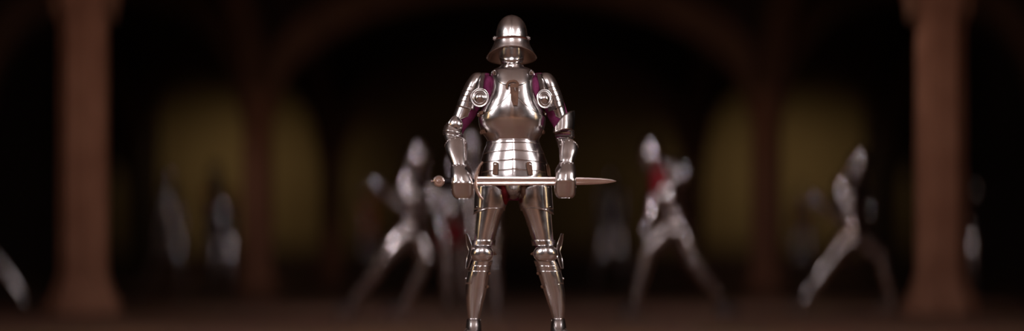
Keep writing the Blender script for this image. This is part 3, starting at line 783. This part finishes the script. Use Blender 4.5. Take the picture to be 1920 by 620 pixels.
def column(x, y, label, r=.225):
    C_ = empty('stone_column', (x, y, 0), label, 'column', 'stone columns of the hall')
    a0 = PI / 8
    def ring(rr, z): return [Vector((rr / math.cos(a0) * math.cos(a0 + k * PI / 4), rr / math.cos(a0) * math.sin(a0 + k * PI / 4), z)) for k in range(8)]
    def part(nm, prof, m=STONE):
        return MB().grid([ring(rr, z) for rr, z in prof], True, True, True).build(nm, m, C_, 0, .012, 25)
    part('base', [(.36, 0), (.36, .07), (.335, .10), (.30, .16), (.268, .24), (.245, .33), (.235, .36)])
    part('shaft', [(r + .004, .36), (r + .004, 1.2), (r, 2.0), (r - .004, 2.72)])
    part('capital', [(.232, 2.70), (.236, 2.74), (.262, 2.80), (.30, 2.90), (.345, 3.02), (.36, 3.06), (.36, 3.15)])
    C_['kind'] = 'thing'
    return C_
column(-4.02, YB0, 'thick brown stone column at the far left, flared base in view')
column(4.02, YB0, 'thick brown stone column at the far right with an armored figure behind it')
column(-XC, YB1, 'slimmer dark column on the left, standing before the olive wall')
column(XC, YB1, 'slimmer dark column on the right, standing before the olive wall')
column(-XC, YB2, 'most distant column on the left, at the edge of the olive wall')
column(XC, YB2, 'most distant column on the right, at the edge of the olive wall')
# olive niches in the side walls
for sd, nm in ((-1, 'trim_1'), (1, 'trim_2')):
    mb = MB(); rows = []
    x = sd * (XW - .02)
    outl = [(27.2, .75), (28.6, .75), (28.6, 1.7)] + [(27.9 + (.7) * math.cos(PI * k / 12), 1.7 + .75 * math.sin(PI * k / 12)) for k in range(1, 12)] + [(27.2, 1.7)]
    mb.grid([[Vector((x + d, yy, zz)) for yy, zz in outl] for d in (-.03, .03)], True, True, True)
    struct(mb.build(nm, OLIVE, None, 0, 0, 30))

# ================================================================== DISTANT SUITS
def cone(mb, p0, p1, prof, n=14):
    d = p1 - p0; L_ = d.length; mb.lathe(p0, d, [(r * 1.15, t * L_) for t, r in prof], n); return mb

def figure(label, s, j, shoulder=None, tunic=None, skirt=None, hose=None):
    """j: pixel joints of a suit whose distance gives s pixels per metre"""
    y = F / s - CD
    P = {k: W(v[0], v[1], y + (v[2] if len(v) > 2 else 0)) for k, v in j.items()}
    base = Vector((P['pelvis'].x, y, 0))
    R0 = empty('suit_of_armor', base, label, 'suit of armor', 'armored figures in the dark hall')
    m = BGSTEEL
    hd, pv, ch = P['head'], P['pelvis'], P['chest']
    up = (ch - pv).normalized()
    nk = ch + (hd - ch) * .55
    jt = [(pv, (.12, .09)), (pv + (ch - pv) * .5, (.11, .085)), (ch, (.13, .09)), (nk, .05), (hd, .075), (hd + (hd - nk).normalized() * .06, .07)]
    ed = [(0, 1), (1, 2), (2, 3), (3, 4), (4, 5)]
    for sfx in 'ab':
        i0 = len(jt)
        jt += [(P['s' + sfx], .055), (P['e' + sfx], .04), (P['h' + sfx], .032)]
        ed += [(2, i0), (i0, i0 + 1), (i0 + 1, i0 + 2)]
        i0 = len(jt)
        jt += [(P['p' + sfx], .08), (P['k' + sfx], .055), (P['n' + sfx], .038)]
        ed += [(0, i0), (i0, i0 + 1), (i0 + 1, i0 + 2)]
    skin_body('arming_doublet', jt, ed, {'red': REDCLOTH, 'ochre': GOLDCLOTH}.get(hose, BLACKCLOTH), R0, 0, 1)
    # helmet: rounded skull with a ridge, visor and flared neck
    hu = (hd - nk).normalized()
    mb = MB().lathe(hd - hu * .16, hu, [(.075, 0), (.085, .05), (.098, .10), (.115, .155), (.118, .20), (.108, .25), (.08, .295), (.04, .32), (.0001, .327)], 24, None, .88)
    H_ = mb.build('helmet', m, R0)
    fx = P.get('face', hd + Vector((0, -.1, 0))) - hd; fx = (fx - hu * fx.dot(hu)).normalized()
    mb = MB().lathe(hd - hu * .03, fx, [(.085, .02), (.082, .07), (.06, .115), (.03, .145), (.0001, .152)], 18)
    mb.build('visor', m, H_)
    # cuirass, waist, tunic
    side = (P['sb'] - P['sa']); side = side - up * side.dot(up)
    if side.length < .05: side = Vector((0, 1, 0))
    side.normalize(); fw = up.cross(side).normalized()
    def ring(c, rx, ry, n=24): return [c + side * (rx * math.cos(2 * PI * k / n)) + fw * (ry * math.sin(2 * PI * k / n)) for k in range(n)]
    h = (ch - pv).length
    tm = {'red': REDCLOTH, 'orange': ORANGECLOTH, 'ochre': GOLDCLOTH, 'teal': TEALCLOTH}.get(tunic, m)
    MB().grid([ring(pv + up * (h * t), rx, ry) for t, rx, ry in ((.22, .142, .118), (.4, .158, .135), (.62, .184, .16), (.85, .195, .168), (1.05, .18, .148), (1.25, .13, .11), (1.36, .08, .075))], True).build('breastplate', tm, R0, .004)
    sm = {'red': REDCLOTH, 'orange': ORANGECLOTH, 'ochre': GOLDCLOTH, 'teal': TEALCLOTH}.get(skirt, m)
    MB().grid([ring(pv + up * z, rx, ry) for z, rx, ry in ((h * .26, .132, .112), (.02, .155, .132), (-.06, .178, .150), (-.14, .195, .168))], True).build('skirt' if skirt else 'fauld', sm, R0, .004)
    for sfx in 'ab':
        S_, E_, H2 = P['s' + sfx], P['e' + sfx], P['h' + sfx]
        mb = MB(); d = (E_ - S_).normalized()
        mb.lathe(S_ - d * .08, d, [(.0001, 0), (.05, .012), (.085, .045), (.097, .10), (.09, .15), (.08, .18), (.082, .19)], 18); mb.build('pauldron', REDCLOTH if shoulder == 'red' and sfx == 'a' or shoulder == 'reds' else m, R0)
        MB().lathe(E_ - (H2 - S_).normalized() * .0 - d * .055, d, [(.0001, 0), (.045, .012), (.072, .05), (.066, .09), (.036, .115), (.0001, .12)], 14).build('couter', m, R0)
        cone(MB(), E_ + (H2 - E_) * .1, H2, [(0, .052), (.3, .056), (.8, .038), (1, .05)]).build('vambrace', m, R0)
        d2 = (H2 - E_).normalized()
        MB().lathe(H2 - d2 * .02, d2, [(.036, 0), (.05, .03), (.055, .07), (.05, .11), (.03, .135), (.0001, .14)], 14, None, .75).build('gauntlet', m, R0)
        Q, K_, N_ = P['p' + sfx], P['k' + sfx], P['n' + sfx]
        cone(MB(), Q + (K_ - Q) * .25, K_, [(0, .098), (.3, .096), (.7, .08), (1, .066)], 18).build('cuisse', m, R0)
        dk = (K_ - Q).normalized()
        MB().lathe(K_ - dk * .075, dk, [(.0001, 0), (.05, .012), (.076, .055), (.078, .085), (.06, .125), (.03, .145), (.0001, .15)], 16).build('poleyn', m, R0)
        cone(MB(), K_ + (N_ - K_) * .1, N_, [(0, .062), (.3, .068), (.6, .055), (.9, .042), (1, .046)], 16).build('greave', m, R0)
        T_ = P.get('t' + sfx)
        if T_ is None: T_ = N_ + Vector((.0, -.16, 0))
        ft = Vector((T_.x, T_.y, .03)); an = Vector((N_.x, N_.y, max(.055, min(N_.z, .09))))
        df = Vector((ft.x - an.x, ft.y - an.y, 0)).normalized(); sdv = Vector((-df.y, df.x, 0))
        rows = []
        for (dd, hw, ht) in ((-.06, .02, .06), (-.03, .036, .09), (.03, .042, .10), (.08, .048, .08), (.14, .046, .055), (.185, .03, .035), (.205, .006, .015)):
            c = Vector((an.x, an.y, .0)) + df * dd
            rows.append([c + sdv * (hw * math.cos(t)) + Vector((0, 0, ht * math.sin(t) if math.sin(t) > 0 else 0)) for t in [2 * PI * k / 18 for k in range(18)]])
        MB().grid([list(reversed(r)) for r in rows] if False else rows, True, True, True).build('sabaton', DARKLEATHER, R0)  # dark leather colour stands in for the weaker light at the feet
    settle(R0)
    return R0

def J(head, chest, pelvis, ea, ha, eb, hb, ka, na, kb, nb, s, w=.17, face=None, ta=None, tb=None, turn=0.0):
    """turn 1: seen in profile (shoulders lie along the view), 0: seen from the front"""
    dx = w * s * (1 - turn); dd = w * turn
    hx = dx * .55; hdp = dd * .55
    c = (chest[0], chest[1] - .10 * s)
    j = dict(head=head, chest=chest, pelvis=pelvis, sa=(c[0] - dx, c[1], -dd), sb=(c[0] + dx, c[1], dd), ea=(*ea, -dd - .04), ha=(*ha, -dd - .10), eb=(*eb, dd), hb=(*hb, dd - .08),
             pa=(pelvis[0] - hx, pelvis[1] + .04 * s, -hdp), pb=(pelvis[0] + hx, pelvis[1] + .04 * s, hdp), ka=(*ka, -hdp - .05), na=(*na, -hdp), kb=(*kb, hdp - .05), nb=(*nb, hdp))
    if face: j['face'] = face
    if ta: j['ta'] = (*ta, -hdp - .05)
    if tb: j['tb'] = (*tb, hdp)
    return j

# striding pair left of the standing suit
figure('steel figure lunging in long stride towards the thick left column', 200, J((785, 298), (774, 356), (770, 420), (744, 376), (716, 352), (796, 384), (768, 408), (722, 482), (662, 560), (800, 480), (756, 572), 200, .17, (740, 305), (640, 590), (735, 590), .75))
figure('armored figure with a red skirt beside the sword pommel of the standing suit', 190, J((852, 318), (847, 378), (850, 432), (822, 405), (836, 446), (878, 404), (866, 446), (838, 492), (841, 560), (868, 494), (872, 560), 190, .19), None, None, 'red')
figure('armored figure half hidden behind the standing suit, helmet above the cuffed forearm', 195, J((888, 272), (900, 336), (908, 408), (878, 372), (884, 420), (934, 374), (930, 418), (900, 488), (896, 566), (924, 486), (931, 566), 195, .17))
# runner on the right
figure('steel figure striding towards the standing suit with red cloth at hip and shoulder', 206, J((1223, 292), (1246, 352), (1266, 412), (1222, 378), (1212, 420), (1284, 322), (1256, 312), (1216, 464), (1190, 562), (1300, 488), (1352, 552), 206, .17, (1180, 300), (1170, 588), (1372, 588), .7), 'red', None, None, 'red')
figure('dim armored figure standing far back beyond the sword tip', 118, J((1147, 346), (1147, 384), (1150, 430), (1126, 400), (1122, 436), (1170, 400), (1172, 438), (1126, 484), (1112, 540), (1166, 486), (1170, 540), 118, .19))
figure('steel figure crouched in a wide lunge before the right olive wall', 185, J((1612, 312), (1594, 366), (1602, 430), (1566, 398), (1538, 378), (1632, 396), (1612, 424), (1560, 484), (1508, 556), (1654, 476), (1674, 566), 185, .17, (1570, 320), (1486, 580), (1668, 580), .55))
figure('armored figure standing behind the thick right column, one arm showing', 150, J((1800, 320), (1808, 366), (1812, 424), (1784, 396), (1790, 436), (1818, 380), (1821, 412), (1800, 490), (1796, 556), (1824, 490), (1830, 556), 150, .17))
figure('pale stooping figure between the thick and slimmer left columns', 112, J((320, 345), (320, 384), (326, 432), (304, 402), (298, 436), (340, 402), (346, 432), (294, 482), (266, 540), (336, 486), (344, 540), 112, .17, (300, 350), (252, 546), (350, 546), .4))
figure('armored figure with dark red shoulders beside the slimmer left column', 135, J((405, 334), (412, 384), (419, 440), (390, 404), (392, 442), (438, 404), (438, 440), (400, 500), (394, 548), (432, 500), (434, 548), 135, .17), 'reds')
figure('armored figure at the left edge of frame, only a stretched leg showing', 170, J((-90, 330), (-76, 380), (-60, 436), (-104, 404), (-124, 400), (-46, 404), (-34, 430), (-100, 496), (-130, 558), (-4, 488), (46, 560), 170, .17, (-40, 335), (-150, 572), (62, 572), .6))
figure('small far figure in an orange tunic left of the striding figures', 90, J((690, 366), (690, 398), (692, 434), (672, 402), (660, 384), (710, 402), (716, 392), (682, 480), (676, 530), (702, 480), (706, 530), 90, .18), None, 'orange', 'red')
figure('small far figure in a red tunic left of the lunging figure', 92, J((1504, 366), (1504, 398), (1506, 434), (1488, 412), (1484, 436), (1522, 410), (1528, 432), (1496, 480), (1492, 530), (1514, 480), (1520, 530), 92, .18), None, 'red', 'ochre')

# ================================================================== LIGHT
def area(name, loc, aim, sx_, sy_, power, col, spread=180):
    l = bpy.data.lights.new(name, 'AREA'); l.shape = 'RECTANGLE'; l.size = sx_; l.size_y = sy_; l.energy = power; l.color = col; l.spread = math.radians(spread)
    o = bpy.data.objects.new(name, l); COL.objects.link(o); o.location = loc
    o.rotation_euler = (Vector(aim) - Vector(loc)).to_track_quat('-Z', 'Y').to_euler()
    return o
def spot(name, loc, aim, power, col, ang=60, blend=.6, r=.08):
    l = bpy.data.lights.new(name, 'SPOT'); l.energy = power; l.color = col; l.spot_size = math.radians(ang); l.spot_blend = blend; l.shadow_soft_size = r
    o = bpy.data.objects.new(name, l); COL.objects.link(o); o.location = loc
    o.rotation_euler = (Vector(aim) - Vector(loc)).to_track_quat('-Z', 'Y').to_euler()
    return o
CW = (1, .93, .95)
area('lamp_side_left', (-4.4, -2.6, 3.2), (0, 0, 1.1), .9, 1.8, 42, CW, 120)
area('lamp_side_right', (4.6, -2.6, 3.2), (0, 0, 1.1), .9, 1.8, 42, CW, 120)
area('lamp_key_left', (-2.2, -6.0, 3.9), (0, 0, 1.2), .5, 1.2, 14, CW, 110)
area('lamp_middle', (.25, -5.5, 4.2), (0, 0, 1.0), .35, 1.6, 24, CW, 110)
# warm lights added over the unseen floor in front, for the steel to reflect
for x in (-3.2, 0, 3.2):
    area('fill_front_floor', (x, -8.5, 4.9), (x, -8.5, 0), 1.0, 1.0, 125, (1, .84, .70), 110)
area('fill_front_wall', (0, -12.5, 4.7), (0, -17, 1.8), 5, .5, 80, (1, .86, .77), 140)  # added out of view so the plates reflect a lit wall
for x in (-5.5, 5.5):
    area('fill_ceiling_wash', (x, -4.2, 3.6), (0, -3.6, 5.4), 3.0, .3, 85, (1, .90, .87), 140)  # added uplights, brighten the unseen front ceiling mirrored in the armour
for x, c in ((-5.8, (1, .66, .30)), (5.8, (1, .70, .36))):      # tall warm strip lights added at the sides for gold streaks on the steel
    area('fill_warm_strip', (x, -1.6, 1.9), (0, -.6, 1.0), .34, 2.0, 5, c, 120)
# hall beyond
spot('spot_column_left', (-1.6, 2.5, 4.2), (-4.0, 6.5, 1.9), 46, (1, .56, .34), 34, .8)
spot('spot_column_right', (1.6, 2.5, 4.2), (4.0, 6.5, 1.9), 46, (1, .56, .34), 34, .8)
for x in (-2.0, 2.0):
    spot('spot_runner', (x, 4.6, 4.3), (x * .9, 7.0, 1.1), 150, (1, .86, .88), 46, .8, .12)
for sd in (-1, 1):
    spot('spot_runner_side', (sd * 3.9, 1.8, 2.7), (sd * 1.3, 6.4, 1.15), 260, (1, .87, .92), 34, .7, .12)  # added from the sides to put bright glints on the runners
spot('spot_column_far_left', (-2.6, 14.2, 4.3), (-4.0, 17.7, 1.2), 22, (1, .6, .38), 45)
spot('spot_column_far_right', (2.6, 14.2, 4.3), (4.0, 17.7, 1.2), 22, (1, .6, .38), 45)
area('lamp_olive_left', (-6.4, 29.6, 4.4), (-6.4, 32.5, 1.7), 3.2, .4, 7.5, (1, .84, .6), 100)
area('lamp_olive_right', (6.4, 29.6, 4.4), (6.4, 32.5, 1.7), 3.2, .4, 7.5, (1, .84, .6), 100)
area('lamp_olive_middle', (1.9, 30.3, 4.0), (2.3, 32.5, 1.5), .8, .4, .5, (1, .84, .6), 100)
spot('spot_left_pair', (-4.8, 14.5, 4.4), (-5.4, 18.2, 1.0), 80, (1, .78, .70), 46, .8, .08)
spot('spot_right_lunger', (2.9, 5.6, 4.2), (3.5, 7.9, 1.0), 130, (1, .84, .80), 46, .8, .07)

for sd in (-1, 1):
    spot('spot_vault', (sd * 5.7, 7.8, 1.9), (sd * -.4, 17.7, 4.9), 48, (1, .62, .36), 60, .8)  # added outside the frame to lift the arches out of the dark
spot('spot_far_left', (-2.2, 23.5, 4.2), (-3.0, 26.7, 1.0), 60, (1, .75, .6), 40)  # added to brighten the small far figure on the left
spot('spot_far_right', (5.4, 22.5, 4.2), (5.9, 25.9, 1.0), 45, (1, .75, .6), 40)  # added likewise for the far figure on the right
spot('spot_niche_left', (-6.6, 27.9, 3.6), (-8.5, 27.9, 1.3), 9, (1, .85, .6), 60)  # added so the left niche shows
spot('spot_niche_right', (6.6, 27.9, 3.6), (8.5, 27.9, 1.3), 9, (1, .85, .6), 60)  # added so the right niche shows
w = bpy.data.worlds.new('hall_dark'); SC.world = w; w.use_nodes = True
w.node_tree.nodes['Background'].inputs['Color'].default_value = (.012, .009, .009, 1)
w.node_tree.nodes['Background'].inputs['Strength'].default_value = .3

# ================================================================== CAMERA
cam = bpy.data.cameras.new('camera'); co = bpy.data.objects.new('camera', cam); COL.objects.link(co)
cam.sensor_fit = 'HORIZONTAL'; cam.sensor_width = 36; cam.lens = F / 1920 * 36
co.location = (0, -CD, CH); co.rotation_euler = (PI / 2, 0, 0)
cam.shift_y = (HY - 310) / 1920
cam.clip_end = 200
cam.dof.use_dof = True; cam.dof.focus_distance = CD - .13
cam.dof.aperture_fstop = cam.lens / 1000 / .34; cam.dof.aperture_ratio = 1.7
SC.camera = co
SC.view_settings.view_transform = 'Standard'; SC.view_settings.look = 'None'
SC.view_settings.exposure = 0; SC.view_settings.gamma = 1
SC.view_settings.use_curve_mapping = False
SC.cycles.use_denoising = True
SC.cycles.max_bounces = 8
SC.cycles.sample_clamp_indirect = 6
